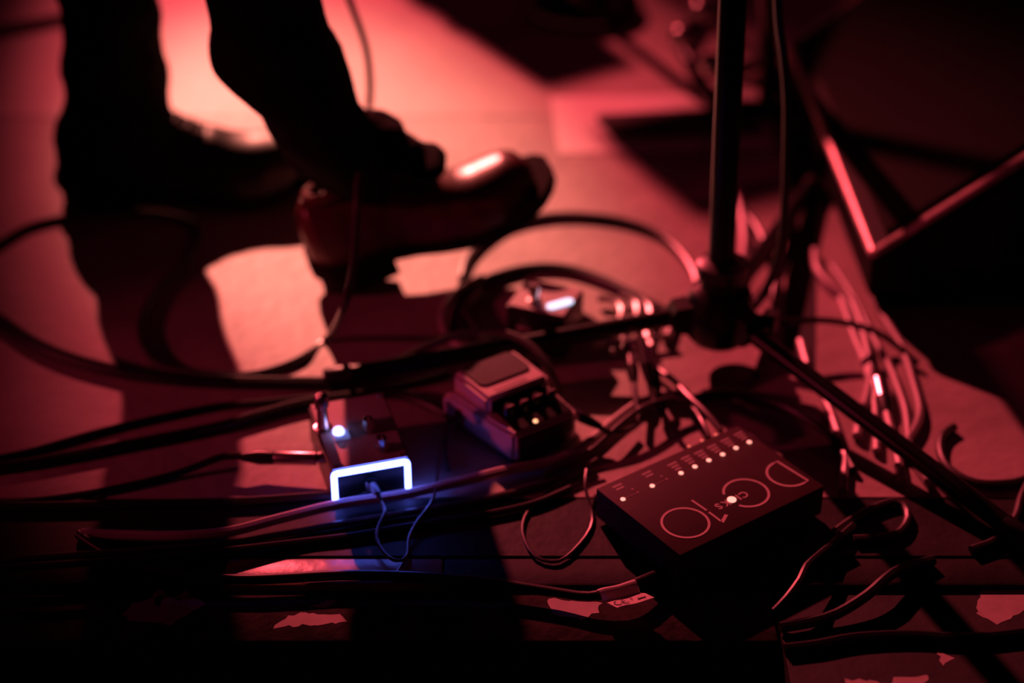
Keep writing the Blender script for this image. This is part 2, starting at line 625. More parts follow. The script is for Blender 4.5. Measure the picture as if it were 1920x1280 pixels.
def make_shoe(parent, mtx, L, upper_m, sole_m, name='shoe', lacecol=None, label=None, hscale=1.0, toe=1.0, ext=0.012, sth=0.011, bow=True):
    #        t     halfw  zbot   height   side-lean
    wt = [(0.0, .012), (0.02, .024), (0.06, .032), (.15, .036), (.4, .034), (.55, .042), (.7, .050), (.82, .049), (.92, .038), (.97, .026), (1.0, .010)]
    zt = [(0.0, .026), (.28, .022), (.5, .008), (.62, .004), (.75, .005), (.9, .013), (1.0, .021)]
    ht = [(0.0, .035), (.02, .058), (.06, .072), (.15, .072), (.3, .080), (.42, .080), (.55, .066), (.68, .052), (.8, .047), (.9, .042), (.96, .033), (1.0, .014)]
    N = 44
    rings = []
    for i in range(N + 1):
        t = (1 - math.cos(PI * i / N)) / 2
        wv = lerp_tab(wt, t)[0]
        zb = lerp_tab(zt, t)[0] + 0.010
        h = lerp_tab(ht, t)[0] * hscale * (toe if t > .6 else 1)
        ring = []
        for k in range(24):
            a = 2 * PI * k / 24
            c, s_ = math.cos(a), math.sin(a)
            ex = 0.72
            y = wv * math.copysign(abs(c) ** ex, c)
            if s_ >= 0:
                y *= 1 - 0.30 * s_ ** 2 * (1 if t < .5 else 0.6)
                z = zb + h * s_ ** 0.8
                wr = 0.0022 * math.sin(t * 70) * max(0, 1 - abs(t - .55) / .14) * s_
                z += wr
            else:
                z = zb + 0.003 * s_
            ring.append(Vector((t * L, y, z)))
        rings.append(ring)
    bm = bmesh.new()
    a_loft(bm, rings)
    sh = mk(name, bm, upper_m, parent)
    sh.matrix_local = mtx
    if label:
        sh['label'] = label
    # sole with welt
    bm = bmesh.new()
    rings = []
    for i in range(N + 1):
        t = (1 - math.cos(PI * i / N)) / 2
        x = -0.004 + t * (L + 0.004 + ext)
        wv = lerp_tab(wt, t)[0] + 0.005
        zb = lerp_tab(zt, t)[0]
        rings.append([Vector((x, -wv, zb)), Vector((x, wv, zb)), Vector((x, wv, zb + sth)), Vector((x, -wv, zb + sth))])
    a_loft(bm, rings)
    mk('sole', bm, sole_m, sh)
    # heel block
    bm = bmesh.new()
    poly = []
    for i in range(15):
        a = PI / 2 + PI * i / 14
        poly.append((0.036 + 0.036 * math.cos(a), 0.034 * math.sin(a)))
    poly += [(0.078, -0.033), (0.078, 0.033)]
    a_prism(bm, poly, 0.0, 0.027)
    mk('heel', bm, sole_m, sh)
    # collar, tongue, laces
    bm = bmesh.new()
    pts = []
    for k in range(25):
        a = 2 * PI * k / 24
        pts.append(Vector((L * .24 + L * .155 * math.cos(a), 0.019 * math.sin(a), 0.1 * hscale + 0.010)))
    a_tube(bm, pts, 0.0055, 8)
    mk('collar', bm, upper_m, sh)
    lm = lacecol or M_lace
    bm = bmesh.new()
    rr = []
    for t in (.40, .48, .56, .62):
        h = lerp_tab(ht, t)[0] * hscale + lerp_tab(zt, t)[0] + 0.010
        rr.append([Vector((t * L, yy, h + zz)) for yy, zz in ((-.016, -.004), (.016, -.004), (.014, .004), (-.014, .004))])
    a_loft(bm, rr)
    mk('tongue', bm, upper_m, sh)
    for t in (.43, .48, .53, .58):
        h = lerp_tab(ht, t)[0] * hscale + lerp_tab(zt, t)[0] + 0.012
        bm = bmesh.new()
        a_tube(bm, [Vector((t * L - .003, -.024, h - .010)), Vector((t * L, -.012, h + .002)), Vector((t * L + .002, .012, h + .002)), Vector((t * L + .004, .024, h - .010))], 0.0022, 6)
        mk('lace', bm, lm, sh)
    if not bow:
        return sh
    bm = bmesh.new()
    h = lerp_tab(ht, .46)[0] * hscale + lerp_tab(zt, .46)[0] + 0.014
    for s_ in (-1, 1):
        a_tube(bm, smooth_path([Vector((.46 * L, 0, h)), Vector((.50 * L, .02 * s_, h + .003)), Vector((.56 * L, .03 * s_, h - .006)), Vector((.50 * L, .014 * s_, h - .002)), Vector((.46 * L, 0, h))]), 0.0022, 6)
    mk('lace_bow', bm, lm, sh)
    return sh


def make_person():
    lf = Vector((-0.435, 1.845, 0))
    root = empty('person', (-0.33, 1.75, 0), 'person in black trousers standing with one burgundy shoe lifted at the toe', 'person')
    O = Vector((-0.33, 1.75, 0))
    bm = bmesh.new()

    def leg(tab, n=60, seg=28, sd=0):
        rings = []
        z0, z1 = tab[0][0], tab[-1][0]
        for i in range(n + 1):
            z = z0 + (z1 - z0) * i / n
            x, y, rx, ry, tz = lerp_tab(tab, z)
            ring = []
            for k in range(seg):
                a = 2 * PI * k / seg
                wr = 0.0035 * math.sin(z * 95 + 2.0 * math.sin(a + sd) + sd) * math.exp(-max(0, z - 0.12) * 5)
                wr += 0.0075 * noise.noise(Vector((math.cos(a) * 1.2 + sd * 7, math.sin(a) * 1.2, z * 14)))
                wr += 0.0035 * noise.noise(Vector((math.cos(a) * 4 + sd * 7, math.sin(a) * 4, z * 75)))
                ring.append(Vector((x + (rx + wr) * math.cos(a), y + (ry + wr) * math.sin(a), z + tz * math.cos(a))) - O)
            rings.append(ring)
        a_loft(bm, rings)

    # z, x, y, rx, ry, tilt of the hem
    leg([(0.012, -0.430, 1.82, .066, .060, 0.0), (0.06, -0.430, 1.82, .068, .058, 0), (0.11, -0.430, 1.82, .059, .054, 0), (0.15, -0.424, 1.823, .053, .052, 0),
         (0.20, -0.421, 1.823, .052, .052, 0), (0.225, -0.420, 1.823, .051, .053, 0), (.265, -.434, 1.823, .051, .053, 0), (.325, -.464, 1.823, .052, .054, 0), (.48, -.496, 1.82, .064, .066, 0), (.75, -.435, 1.82, .085, .085, 0), (.93, -.38, 1.82, .10, .095, 0)], sd=0)
    leg([(0.118, -0.171, 1.640, .053, .048, -0.028), (0.15, -0.174, 1.618, .054, .048, -0.022), (0.18, -0.179, 1.605, .055, .049, -0.014), (.216, -.197, 1.600, .052, .051, -.004), (.2536, -.216, 1.598, .061, .054, 0),
         (.276, -.221, 1.596, .063, .055, 0), (.298, -.224, 1.594, .056, .055, 0), (.328, -.227, 1.590, .055, .056, 0),
         (.48, -.262, 1.565, .066, .066, 0), (.75, -.33, 1.63, .085, .085, 0), (.93, -.36, 1.69, .10, .095, 0)], sd=3)
    rings = []
    for z, rx, ry in ((.80, .10, .14), (.86, .115, .165), (.95, .11, .165), (1.02, .10, .15), (1.08, .10, .145)):
        rings.append([Vector((-.365 + rx * math.cos(2 * PI * k / 28), 1.755 + ry * math.sin(2 * PI * k / 28), z)) - O for k in range(28)])
    a_loft(bm, rings)
    # cloth bunched over the instep of the lifted shoe
    for (px, py, yy, rx, rz) in ((690, 262, 1.635, .040, .030), (740, 290, 1.63, .034, .020), (795, 305, 1.625, .024, .014)):
        c = Py(px, py, yy) - O
        rg = []
        for i in range(13):
            b = -PI / 2 + PI * (i + .5) / 13
            ring = []
            for k in range(20):
                a = 2 * PI * k / 20
                q = Vector((rx * math.cos(b) * math.cos(a), .036 * math.cos(b) * math.sin(a), rz * math.sin(b)))
                q += q.normalized() * (.006 * noise.noise((q + c) * 60) + .003 * noise.noise((q + c) * 160))
                ring.append(q + c)
            rg.append(ring)
        a_loft(bm, rg)
    tr = mk('trousers', bm, M_denim, root)
    md = tr.modifiers.new('remesh', 'REMESH')
    md.mode = 'VOXEL'
    md.voxel_size = 0.005
    md.use_smooth_shade = True
    # right shoe: heel down, toe lifted
    H = P(606, 538) - O
    m = Matrix.Translation((H.x, H.y, 0.0)) @ Matrix.Rotation(R(15), 4, 'Z') @ Matrix.Rotation(R(-17.5), 4, 'Y')
    make_shoe(root, m, 0.240, M_leather, M_sole, label='burgundy leather shoe with toe lifted', hscale=.93, ext=.020, sth=.0135)
    m = Matrix.Translation((-0.497 - O.x, 1.815 - O.y, 0)) @ Matrix.Rotation(R(4), 4, 'Z')
    make_shoe(root, m, 0.275, M_blackleather, M_sole, label='black shoe flat on the floor', hscale=0.95, toe=1.15, bow=False)


make_person()


# ------------------------------------------------------------------ effects pedals
def make_led_pedal():
    FL, FR = P(624, 946), P(764, 921)
    m = frame_from(FL, FR)
    root = empty('effects_pedal', m, 'small effects pedal with glowing blue-white outline on its front', 'pedal')
    W, D, H = 0.069, 0.096, 0.034
    HB = 0.040
    inv = m.inverted()

    def loc(px, py, z):
        return inv @ P(px, py, z)
    bm = bmesh.new()
    rg = [[Vector((0, 0, 0.002)), Vector((W, 0, 0.002)), Vector((W, 0, H)), Vector((0, 0, H))],
          [Vector((0, D, 0.002)), Vector((W, D, 0.002)), Vector((W, D, HB)), Vector((0, D, HB))]]
    a_loft(bm, rg)
    bmesh.ops.recalc_face_normals(bm, faces=bm.faces)
    bmesh.ops.bevel(bm, geom=list(bm.edges), offset=0.002, segments=2, affect='EDGES')
    mk('enclosure', bm, M_case, root)
    bm = bmesh.new()
    s = (HB - H) / D
    rg = []
    for dz in (0.0002, 0.0012):
        rg.append([Vector((x, y, H + s * y + dz)) for x, y in ((.002, .002), (W - .002, .002), (W - .002, D - .002), (.002, D - .002))])
    a_loft(bm, rg)
    pl = mk('top_plate', bm, M_silver, root, False)
    pl['label'] = 'pale metal top plate'
    # glowing outline on the front face
    bm = bmesh.new()
    e = 0.0026
    a_tube(bm, [Vector((e, 0.0003, 0.004)), Vector((e, 0.0003, H - e - .002)), Vector((e + .0006, 0.0003, H - e - .0006)), Vector((e + .002, 0.0003, H - e)), Vector((W - e - .002, 0.0003, H - e)),
                Vector((W - e - .0006, 0.0003, H - e - .0006)), Vector((W - e, 0.0003, H - e - .002)), Vector((W - e, 0.0003, 0.004))], 0.0026, 10)
    g = mk('light_strip', bm, M_ledwhite, root)
    g['label'] = 'glowing blue-white light strip'
    # front panel socket
    bm = bmesh.new()
    a_lathe(bm, [(0.0055, 0), (0.0055, 0.002), (0.003, 0.0022)], 16, Matrix.Translation((W * .5, 0.0, 0.016)) @ Matrix.Rotation(PI / 2, 4, 'X'))
    mk('power_socket', bm, M_rubber, root)
    # foot switch
    c = loc(606, 800, 0.041)
    zt = H + s * c.y + .001
    bm = bmesh.new()
    a_lathe(bm, [(0.0085, zt), (0.0085, zt + .0025), (.006, zt + .003), (.005, zt + .012), (.0045, zt + .024)], 12, Matrix.Translation((c.x, c.y, 0)))
    a_lathe(bm, [(0.0048, zt + .024), (0.0062, zt + .025), (0.0066, zt + .033), (0.0052, zt + .0355)], 14, Matrix.Translation((c.x, c.y, 0)))
    mk('foot_switch', bm, M_metal, root)
    # lamp with square lens
    c = loc(640, 815, .039)
    zt = H + s * c.y + .001
    bm = bmesh.new(); a_box(bm, c.x - .0065, c.x + .0065, c.y - .0055, c.y + .0055, zt - .0005, zt + .003, .0008, 2)
    q = mk('lamp_base', bm, mat('lilac_lens', (.35, .38, .7), .2, emit=(.16, .18, .6), estr=.55), root)
    bm = bmesh.new(); a_lathe(bm, [(.0052, zt + .003), (.0052, zt + .0050), (.004, zt + .0072), (.001, zt + .0080)], 14, Matrix.Translation((c.x - .002, c.y + .0015, 0)))
    q2 = mk('indicator_lamp', bm, mat('bright_white_lamp', (.9, .9, 1), .4, emit=(.32, .38, 1.0), estr=4), root)
    # two chrome knobs
    for (px, py) in ((691, 806), (716, 838)):
        c = loc(px, py, .038)
        zt = H + s * c.y + .001
        bm = bmesh.new()
        a_lathe(bm, [(.0068, zt), (.0068, zt + .003), (.0055, zt + .0035), (.005, zt + .012), (.004, zt + .0128)], 9, Matrix.Translation((c.x, c.y, 0)))
        k = mk('knob', bm, M_metal, root, False)
        bm = bmesh.new()
        a_box(bm, c.x - .0006, c.x + .0006, c.y - .0055, c.y, zt + .0126, zt + .0134)
        mk('pointer', bm, M_print, k, False)
    for x, y in ((.006, .006), (W - .006, .006), (W - .006, D - .006), (.006, D - .006)):
        bm = bmesh.new(); a_lathe(bm, [(.002, H + s * y + .001), (.0016, H + s * y + .0022)], 10, Matrix.Translation((x, y, 0)))
        mk('screw', bm, M_metal, root)
    # side jack socket
    bm = bmesh.new(); a_lathe(bm, [(.0055, 0), (.0055, .003), (.004, .0032)], 14, Matrix.Translation((0.0, .045, .018)) @ Matrix.Rotation(-PI / 2, 4, 'Y'))
    mk('jack_socket', bm, M_metal, root)
    return root, m


def make_compact_pedal():
    z = 0.034
    FL, FR = P(964, 817, z), P(1083, 770, z)
    m = frame_from(FL, FR)
    root = empty('effects_pedal', m, 'pale compact effects pedal with black rubber treadle pad and amber light', 'pedal')
    W, D = (FR - FL).length, 0.100
    X0 = -.0075
    # base body
    bm = bmesh.new()
    prof = [(0, .004, 0), (0, z, 0), (.05, z + .001, .7), (D - .012, z - .001, 1), (D, .026, 1), (D, .004, 1)]
    rg = [[Vector((x + X0 * 1.5 * k * (1 if x == 0 else -.3), y, zz)) for y, zz, k in prof] for x in (0, W)]
    a_loft(bm, rg)
    bmesh.ops.recalc_face_normals(bm, faces=bm.faces)
    bmesh.ops.bevel(bm, geom=list(bm.edges), offset=.003, segments=2, affect='EDGES')
    mk('body', bm, M_silver, root)
    bm = bmesh.new(); a_box(bm, -.001, W + .001, -.001, D, 0.0, .005, .001, 1)
    mk('base_plate', bm, M_rubber, root)
    bm = bmesh.new(); a_box(bm, .006, W - .006, -.0012, .001, .005, z - .005, .0004, 1)
    mk('front_plate', bm, M_case, root)
    # recessed black control panel
    bm = bmesh.new()
    rg = [[Vector((x, y, z + .003 * y / .052 + d)) for x, y in ((.005, .0035), (W - .004, .0035), (W - .004, .0385), (.005, .0385))] for d in (.0001, .001)]
    a_loft(bm, rg)
    mk('control_panel', bm, M_case, root, False)
    # treadle
    bm = bmesh.new()
    prof = [(.0395, .026), (.0395, .0505), (D - .004, .0495), (D - .004, .024)]
    rg = [[Vector((x, y, zz)) for y, zz in prof] for x in (-.0015, W - .002)]
    a_loft(bm, rg)
    bmesh.ops.recalc_face_normals(bm, faces=bm.faces)
    bmesh.ops.bevel(bm, geom=list(bm.edges), offset=.0035, segments=3, affect='EDGES')
    tr = mk('treadle', bm, M_silver, root)
    bm = bmesh.new()
    a_box(bm, .003, W - .006, .0380, .0405, .034, .0465, .0005, 1)
    mk('treadle_front', bm, M_case, tr, False)
    bm = bmesh.new()
    sl = -.001 / (D - .004 - .0395)
    poly = []
    x0, x1, y0, y1, rr = .005, W - .009, .058, D - .007, .007
    for cx, cy, a0 in ((x1 - rr, y0 + rr, -PI / 2), (x1 - rr, y1 - rr, 0), (x0 + rr, y1 - rr, PI / 2), (x0 + rr, y0 + rr, PI)):
        for i in range(6):
            a = a0 + PI / 2 * i / 5
            poly.append((cx + rr * math.cos(a), cy + rr * math.sin(a)))
    a_loft(bm, [[Vector((x, y, .0505 + sl * (y - .0395) + d)) for x, y in poly] for d in (.0001, .0018)])
    pd = mk('rubber_pad', bm, M_pad, tr)
    pd['label'] = 'black rubber pad'
    # printed block on the pale band
    bm = bmesh.new()
    a_loft(bm, [[Vector((x, y, .0505 + sl * (y - .0395) + d)) for x, y in ((.012, .0455), (.046, .0455), (.046, .0515), (.012, .0515))] for d in (.0001, .0004)])
    mk('print_block', bm, mat('faded_print', (.36, .27, .29), .5), tr, False)
    for i, x in enumerate((.013, .028, .043, .057)):
        bm = bmesh.new()
        a_lathe(bm, [(.0055, z + .002), (.0052, z + .007), (.0035, z + .0115), (.003, z + .012)], 12, Matrix.Translation((x, .028 - .002 * (i % 2), 0)))
        k = mk('knob', bm, M_case, root)
        bm = bmesh.new(); a_box(bm, x - .0035, x + .0035, .0245, .0255, z + .0118, z + .0126)
        mk('pointer', bm, M_printdim, k, False)
    c = m.inverted() @ P(1004, 792, z)
    bm = bmesh.new(); a_lathe(bm, [(.0020, z), (.0020, z + .002), (.0010, z + .003)], 12, Matrix.Translation((c.x, c.y, 0)))
    q = mk('indicator_lamp', bm, M_ledamber, root)
    q['label'] = 'amber indicator lamp'
    for x, sg in ((0, -1), (W, 1)):
        bm = bmesh.new(); a_lathe(bm, [(.006, 0), (.006, .004), (.004, .0042)], 14, Matrix.Translation((x, .038, .018)) @ Matrix.Rotation(sg * PI / 2, 4, 'Y'))
        mk('jack_socket', bm, M_metal, root)
    bm = bmesh.new(); a_lathe(bm, [(.0035, z), (.0045, z + .004), (.0035, z + .006)], 12, Matrix.Translation((W * .5, -.001, -.018)))
    bm.free()
    return root, m


def make_mini_pedal():
    z = 0.05
    N, Rr, Ll = P(1058, 594, z), P(1117, 562, z), P(948, 571, z)
    m = frame_from(Ll, N)
    root = empty('effects_pedal', m, 'dark mini effects pedal with oval white light inside the coiled cables', 'pedal')
    W = (N - Ll).length
    D = 0.055
    bm = bmesh.new(); a_box(bm, 0, W, 0, D, .003, z - .001, .0025, 2)
    mk('enclosure', bm, M_case, root)
    bm = bmesh.new(); a_box(bm, .0015, W - .0015, .0015, D - .0015, z - .0012, z, .0004, 1)
    mk('top_plate', bm, M_silver, root, False)
    bm = bmesh.new(); a_box(bm, .004, W - .004, .004, D - .004, 0, .004)
    mk('base_pad', bm, M_rubber, root)
    inv = m.inverted()
    c = inv @ P(1002, 566, z)
    bm = bmesh.new()
    a_lathe(bm, [(.007, z), (.007, z + .003), (.0045, z + .0035), (.0045, z + .010), (.006, z + .0105), (.006, z + .018), (.0045, z + .0195)], 14, Matrix.Translation((c.x, c.y, 0)))
    mk('foot_switch', bm, M_metal, root)
    a, b = inv @ P(1034, 575, z), inv @ P(1066, 566, z)
    bm = bmesh.new()
    d = (b - a).normalized(); nn = Vector((-d.y, d.x, 0))
    poly = []
    for i in range(10):
        t = PI / 2 + PI * i / 9
        poly.append(a + d * .0045 * math.cos(t) + nn * .0045 * math.sin(t))
    for i in range(10):
        t = -PI / 2 + PI * i / 9
        poly.append(b + d * .0045 * math.cos(t) + nn * .0045 * math.sin(t))
    a_prism(bm, [(p.x, p.y) for p in poly], z, z + .0015)
    q = mk('indicator_lamp', bm, M_ledoval, root)
    q['label'] = 'oval white indicator lamp'
    bm = bmesh.new(); a_lathe(bm, [(.006, 0), (.006, .004), (.004, .0042)], 14, Matrix.Translation((0, D * .5, .022)) @ Matrix.Rotation(-PI / 2, 4, 'Y'))
    mk('jack_socket', bm, M_metal, root)
    bm = bmesh.new(); a_box(bm, W * .2, W * .45, -.001, .001, .018, .030, .0004, 1)
    mk('side_panel', bm, M_printdim, root)
    return root, m


led_root, led_m = make_led_pedal()
cmp_root, cmp_m = make_compact_pedal()
mini_root, mini_m = make_mini_pedal()


# ------------------------------------------------------------------ power supply with printed lettering
def make_supply():
    z = 0.033
    A, Dd, B = P(1275, 1041, z), P(1546, 911, z), P(1111, 918, z)
    m = frame_from(A, Dd)
    root = empty('power_supply', m, 'dark flat power supply box with a row of red lights and large lettering', 'power supply')
    W = (Dd - A).length
    inv = m.inverted()
    D = (inv @ B).y
    bm = bmesh.new(); a_box(bm, 0, W, 0, D, .004, z, .0012, 2)
    mk('case', bm, M_psu, root)
    for x in (.015, W - .015):
        for y in (.015, D - .015):
            bm = bmesh.new(); a_lathe(bm, [(.006, 0), (.006, .0045)], 10, Matrix.Translation((x, y, 0)))
            mk('rubber_foot', bm, M_rubber, root)

    def q(px, py):
        v = inv @ P(px, py, z)
        return (v.x, v.y)
    # the numerals and letters
    c0 = Vector(q(1285, 980))
    r0 = (Vector(q(1285 + 44.5, 980)) - c0).length
    bm = bmesh.new()
    a_stroke(bm, [(c0.x + r0 * math.cos(2 * PI * k / 48), c0.y + r0 * math.sin(2 * PI * k / 48)) for k in range(48)], .0021, z, closed=True)
    mk('printed_numeral', bm, M_print, root, False)
    cc = Vector(q(1399, 924))
    rc = r0 * .97
    a0 = math.atan2(*(Vector(q(1358, 927)) - cc).yx)
    a1 = math.atan2(*(Vector(q(1386, 947)) - cc).yx)
    # opening between a0 and a1, go the long way round
    if a1 < a0:
        a1 += 2 * PI
    span = a1 - a0
    bm = bmesh.new()
    a_stroke(bm, [(cc.x + rc * math.cos(a1 + (2 * PI - span) * k / 44), cc.y + rc * math.sin(a1 + (2 * PI - span) * k / 44)) for k in range(45)], .0021, z)
    mk('printed_letter', bm, M_print, root, False)
    # D
    s0, s1 = Vector(q(1457, 865)), Vector(q(1515, 901))
    up = (s0 - s1)
    h = up.length
    up.normalize()
    left = Vector((-1, 0))
    left = (left - up * left.dot(up)).normalized()
    wd = h * .52
    pts = [s1.copy()]
    mid = (s0 + s1) / 2
    st = s1 + left * (wd * .30)
    for k in range(25):
        a = -PI / 2 + PI * k / 24
        pts.append(mid + left * (wd * .30) + up * (h / 2 * math.sin(a)) + left * (h * .5 * math.cos(a)))
    pts.append(s0.copy())
    bm = bmesh.new()
    a_stroke(bm, [(p.x, p.y) for p in pts], .0021, z, closed=True)
    mk('printed_letter', bm, M_print, root, False)
    bm = bmesh.new()
    a_stroke(bm, [q(1297, 938), q(1325, 957)], .0018, z)
    a_stroke(bm, [q(1329, 960), q(1353, 978)], .0018, z)
    a_stroke(bm, [q(1354, 979), q(1362, 965)], .003, z)
    mk('printed_numeral', bm, M_print, root, False)
    # small bold name, the third letter is the round lamp
    def text(s, px, py, size, nm='printed_letter'):
        cu = bpy.data.curves.new(nm, 'FONT')
        cu.body = s
        cu.size = size
        cu.align_x = 'CENTER'
        cu.align_y = 'CENTER'
        cu.extrude = 0.0001
        cu.offset = size * 0.02
        tmp = bpy.data.objects.new(nm, cu)
        COL.objects.link(tmp)
        dg = bpy.context.evaluated_depsgraph_get()
        me = bpy.data.meshes.new_from_object(tmp.evaluated_get(dg))
        bpy.data.objects.remove(tmp)
        me.materials.clear(); me.materials.append(M_print)
        o = bpy.data.objects.new(nm, me)
        COL.objects.link(o)
        o.parent = root
        x, y = q(px, py)
        o.matrix_local = Matrix.Translation((x, y, z + .0002)) @ Matrix.Rotation(PI, 4, 'Z')
    for s, px, py in (('C', 1394, 927), ('I', 1384, 932), ('K', 1361, 943), ('S', 1347, 949)):
        text(s, px, py, .0105)
    x, y = q(1372, 937)
    bm = bmesh.new(); a_lathe(bm, [(.0038, z), (.0038, z + .0008), (.002, z + .0014)], 16, Matrix.Translation((x, y, 0)))
    mk('indicator_lamp', bm, M_ledred, root)
    # lamps of the outlets
    for (px, py, mm) in ((1168, 936, M_ledred), (1223, 911, M_ledred), (1277, 887, M_ledred), (1303, 875, M_ledred), (1329, 863, M_ledred), (1355, 852, M_ledred), (1380, 840, M_ledred), (1405, 829, M_ledred)):
        x, y = q(px, py)
        bm = bmesh.new(); a_lathe(bm, [(.0021, z), (.0021, z + .0006), (.0010, z + .0012)], 12, Matrix.Translation((x, y, 0)))
        mk('indicator_lamp', bm, mm, root)
    for (px, py) in ((1292, 837), (1316, 826), (1342, 815)):
        x, y = q(px, py)
        bm = bmesh.new(); a_lathe(bm, [(.0014, z), (.0014, z + .0006), (.0008, z + .0010)], 12, Matrix.Translation((x, y, 0)))
        mk('indicator_lamp', bm, M_ledoff, root)
    # small printed captions beside the lamps
    for (px, py, n) in ((1163, 915, 2), (1218, 891, 2), (1266, 874, 3), (1291, 862, 3), (1316, 852, 3), (1340, 841, 3), (1365, 829, 3), (1390, 817, 3)):
        bm = bmesh.new()
        x, y = q(px, py)
        for k in range(n):
            a_box(bm, x - .0048 + .0006 * k, x + .0048 - .001 * k, y - .0011 - .0042 * (k - 1), y + .0011 - .0042 * (k - 1), z, z + .0002)
        mk('caption', bm, M_printdim, root, False)
    for (px, py) in ((1186, 917), (1196, 923), (1240, 893), (1250, 898)):
        x, y = q(px, py)
        bm = bmesh.new(); a_lathe(bm, [(.0012, z), (.0010, z + .0003)], 10, Matrix.Translation((x, y, 0)))
        mk('switch_dot', bm, M_printdim, root)
    for (p1, p2) in (((1173, 934), (1193, 925)), ((1228, 909), (1247, 900))):
        bm = bmesh.new()
        a_stroke(bm, [q(*p1), q(*p2)], .0005, z)
        mk('caption_line', bm, M_printdim, root, False)
    # outlets on the far side
    for k in range(10):
        bm = bmesh.new(); a_lathe(bm, [(.004, 0), (.004, .003), (.0025, .0032)], 12, Matrix.Translation((.012 + (W - .024) * k / 9, D, .018)) @ Matrix.Rotation(-PI / 2, 4, 'X'))
        mk('outlet', bm, M_rubber, root)
    return root


make_supply()

# ------------------------------------------------------------------ things lying further back
bm = bmesh.new()
pp = [P(1032, 182, .0005), P(1446, 172, .0005), P(1452, 277, .0005), P(1048, 288, .0005)]
a_prism(bm, [(p.x, p.y) for p in pp], .0002, .0008)
tag(mk('paper_sheet', bm, M_paper, None, False), 'white paper sheet lying on the floor behind the microphone stand pole', 'paper')


def make_shade_slab():  # dark slab added for the shade lying across the paper
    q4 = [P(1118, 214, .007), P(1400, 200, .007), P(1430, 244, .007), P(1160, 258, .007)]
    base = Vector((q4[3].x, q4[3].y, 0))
    root = empty('shade_slab', base, 'added dark slab standing in for shade on the white paper sheet', 'slab')
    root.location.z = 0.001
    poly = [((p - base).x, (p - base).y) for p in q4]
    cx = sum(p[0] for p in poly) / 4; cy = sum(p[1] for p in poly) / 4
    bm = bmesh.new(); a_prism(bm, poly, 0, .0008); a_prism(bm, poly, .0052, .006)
    mk('slab_faces', bm, M_slab, root, False)
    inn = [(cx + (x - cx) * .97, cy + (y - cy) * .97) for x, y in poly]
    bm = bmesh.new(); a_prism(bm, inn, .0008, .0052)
    mk('slab_core', bm, M_printdim, root, False)


make_shade_slab()


def make_round_stand():
    c = P(1098, 22)
    root = empty('round_base_stand', c, 'dark stand with heavy round base at the back of the stage', 'stand')
    bm = bmesh.new(); a_lathe(bm, [(.072, 0), (.075, .004), (.075, .014), (.066, .024), (.020, .032), (.018, .045)], 36)
    mk('base', bm, M_blackmetal, root)
    bm = bmesh.new(); a_tube(bm, [Vector((0, 0, .04)), Vector((0, 0, 1.1))], .010, 14)
    mk('pole', bm, M_blackmetal, root)
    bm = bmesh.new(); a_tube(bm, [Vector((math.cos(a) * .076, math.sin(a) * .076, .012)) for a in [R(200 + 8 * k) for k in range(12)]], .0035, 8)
    mk('rim_highlight', bm, M_edge, root)  # pale arc painted as the lit side of the base rim


make_round_stand()


def make_guitar_stand():
    c = P(1420, 215)
    root = empty('guitar_stand', c, 'black tubular guitar stand with shiny round end caps behind the microphone stand', 'stand')
    def T(px, py, z):
        return P(px, py, z) - c
    for a, b in (((1335, 200, .010), (1478, 205, .010)), ((1340, 205, .012), (1275, 80, .012)), ((1476, 205, .012), (1440, 100, .012))):
        bm = bmesh.new(); a_tube(bm, [T(*a), T(*b)], .010, 12)
        mk('leg', bm, M_blackmetal, root)
    bm = bmesh.new(); a_tube(bm, [T(1440, 200, .015), T(1440, 60, .10), T(1436, -90, .30)], .011, 12)
    mk('pole', bm, M_blackmetal, root)
    for (px, py, z) in ((1279, 70, .045), (1441, 104, .045), (1316, 20, .045), (1334, 122, .045)):
        p = T(px, py, z)
        bm = bmesh.new()
        bmesh.ops.create_icosphere(bm, subdivisions=2, radius=.015, matrix=Matrix.Translation(p) @ Matrix.Diagonal((1.1, 1.1, 1, 1)))
        mk('end_cap', bm, M_metal, root)
    bm = bmesh.new(); a_tube(bm, [T(1281, 70, .012), T(1312, 22, .012), T(1390, 10, .012)], .009, 10)
    mk('cross_bar', bm, M_blackmetal, root)
    bm = bmesh.new(); a_tube(bm, [T(1334, 118, .012), T(1400, 130, .012), T(1440, 103, .014)], .009, 10)
    mk('cross_bar', bm, M_blackmetal, root)


make_guitar_stand()

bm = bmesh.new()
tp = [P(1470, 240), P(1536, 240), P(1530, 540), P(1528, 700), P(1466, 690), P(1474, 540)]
a_prism(bm, [(p.x, p.y) for p in tp], .0001, .0007)  # flat black strip added to darken this band of floor
tag(mk('dark_strip', bm, M_dark_strip, None, False), 'flat black strip on the floor between microphone stand and wedge monitor', 'tape')

# ------------------------------------------------------------------ cables
G_right = 'loose cables beside the wedge monitor'
cable('pale cable curling up just right of the microphone stand pole', [(1372, 340), (1388, 395), (1396, 450), (1392, 490), (1376, 545), (1360, 590, .012)], .0055, M_grey)
cable('grey cable arching from the pale one towards the dark strip', [(1382, 392), (1412, 418), (1436, 465), (1450, 520), (1452, 575), (1440, 640), (1420, 700)], .0045, M_rubber2)
cable('short dark cable slanting up beside the hub', [(1366, 575, .012), (1392, 535, .012), (1440, 480, .012), (1490, 420)], .004, M_rubber2)
cable('thick cable bending down beside the dark strip, nearest to the microphone stand', [(1528, 470), (1532, 505), (1556, 536), (1592, 562), (1613, 608), (1626, 660), (1632, 705), (1624, 750), (1611, 790), (1607, 818)], .0048, M_grey)
cable('thin cable crossing under the thick bent one', [(1576, 560), (1590, 600), (1604, 640), (1624, 690), (1640, 760), (1643, 846)], .004, M_grey)
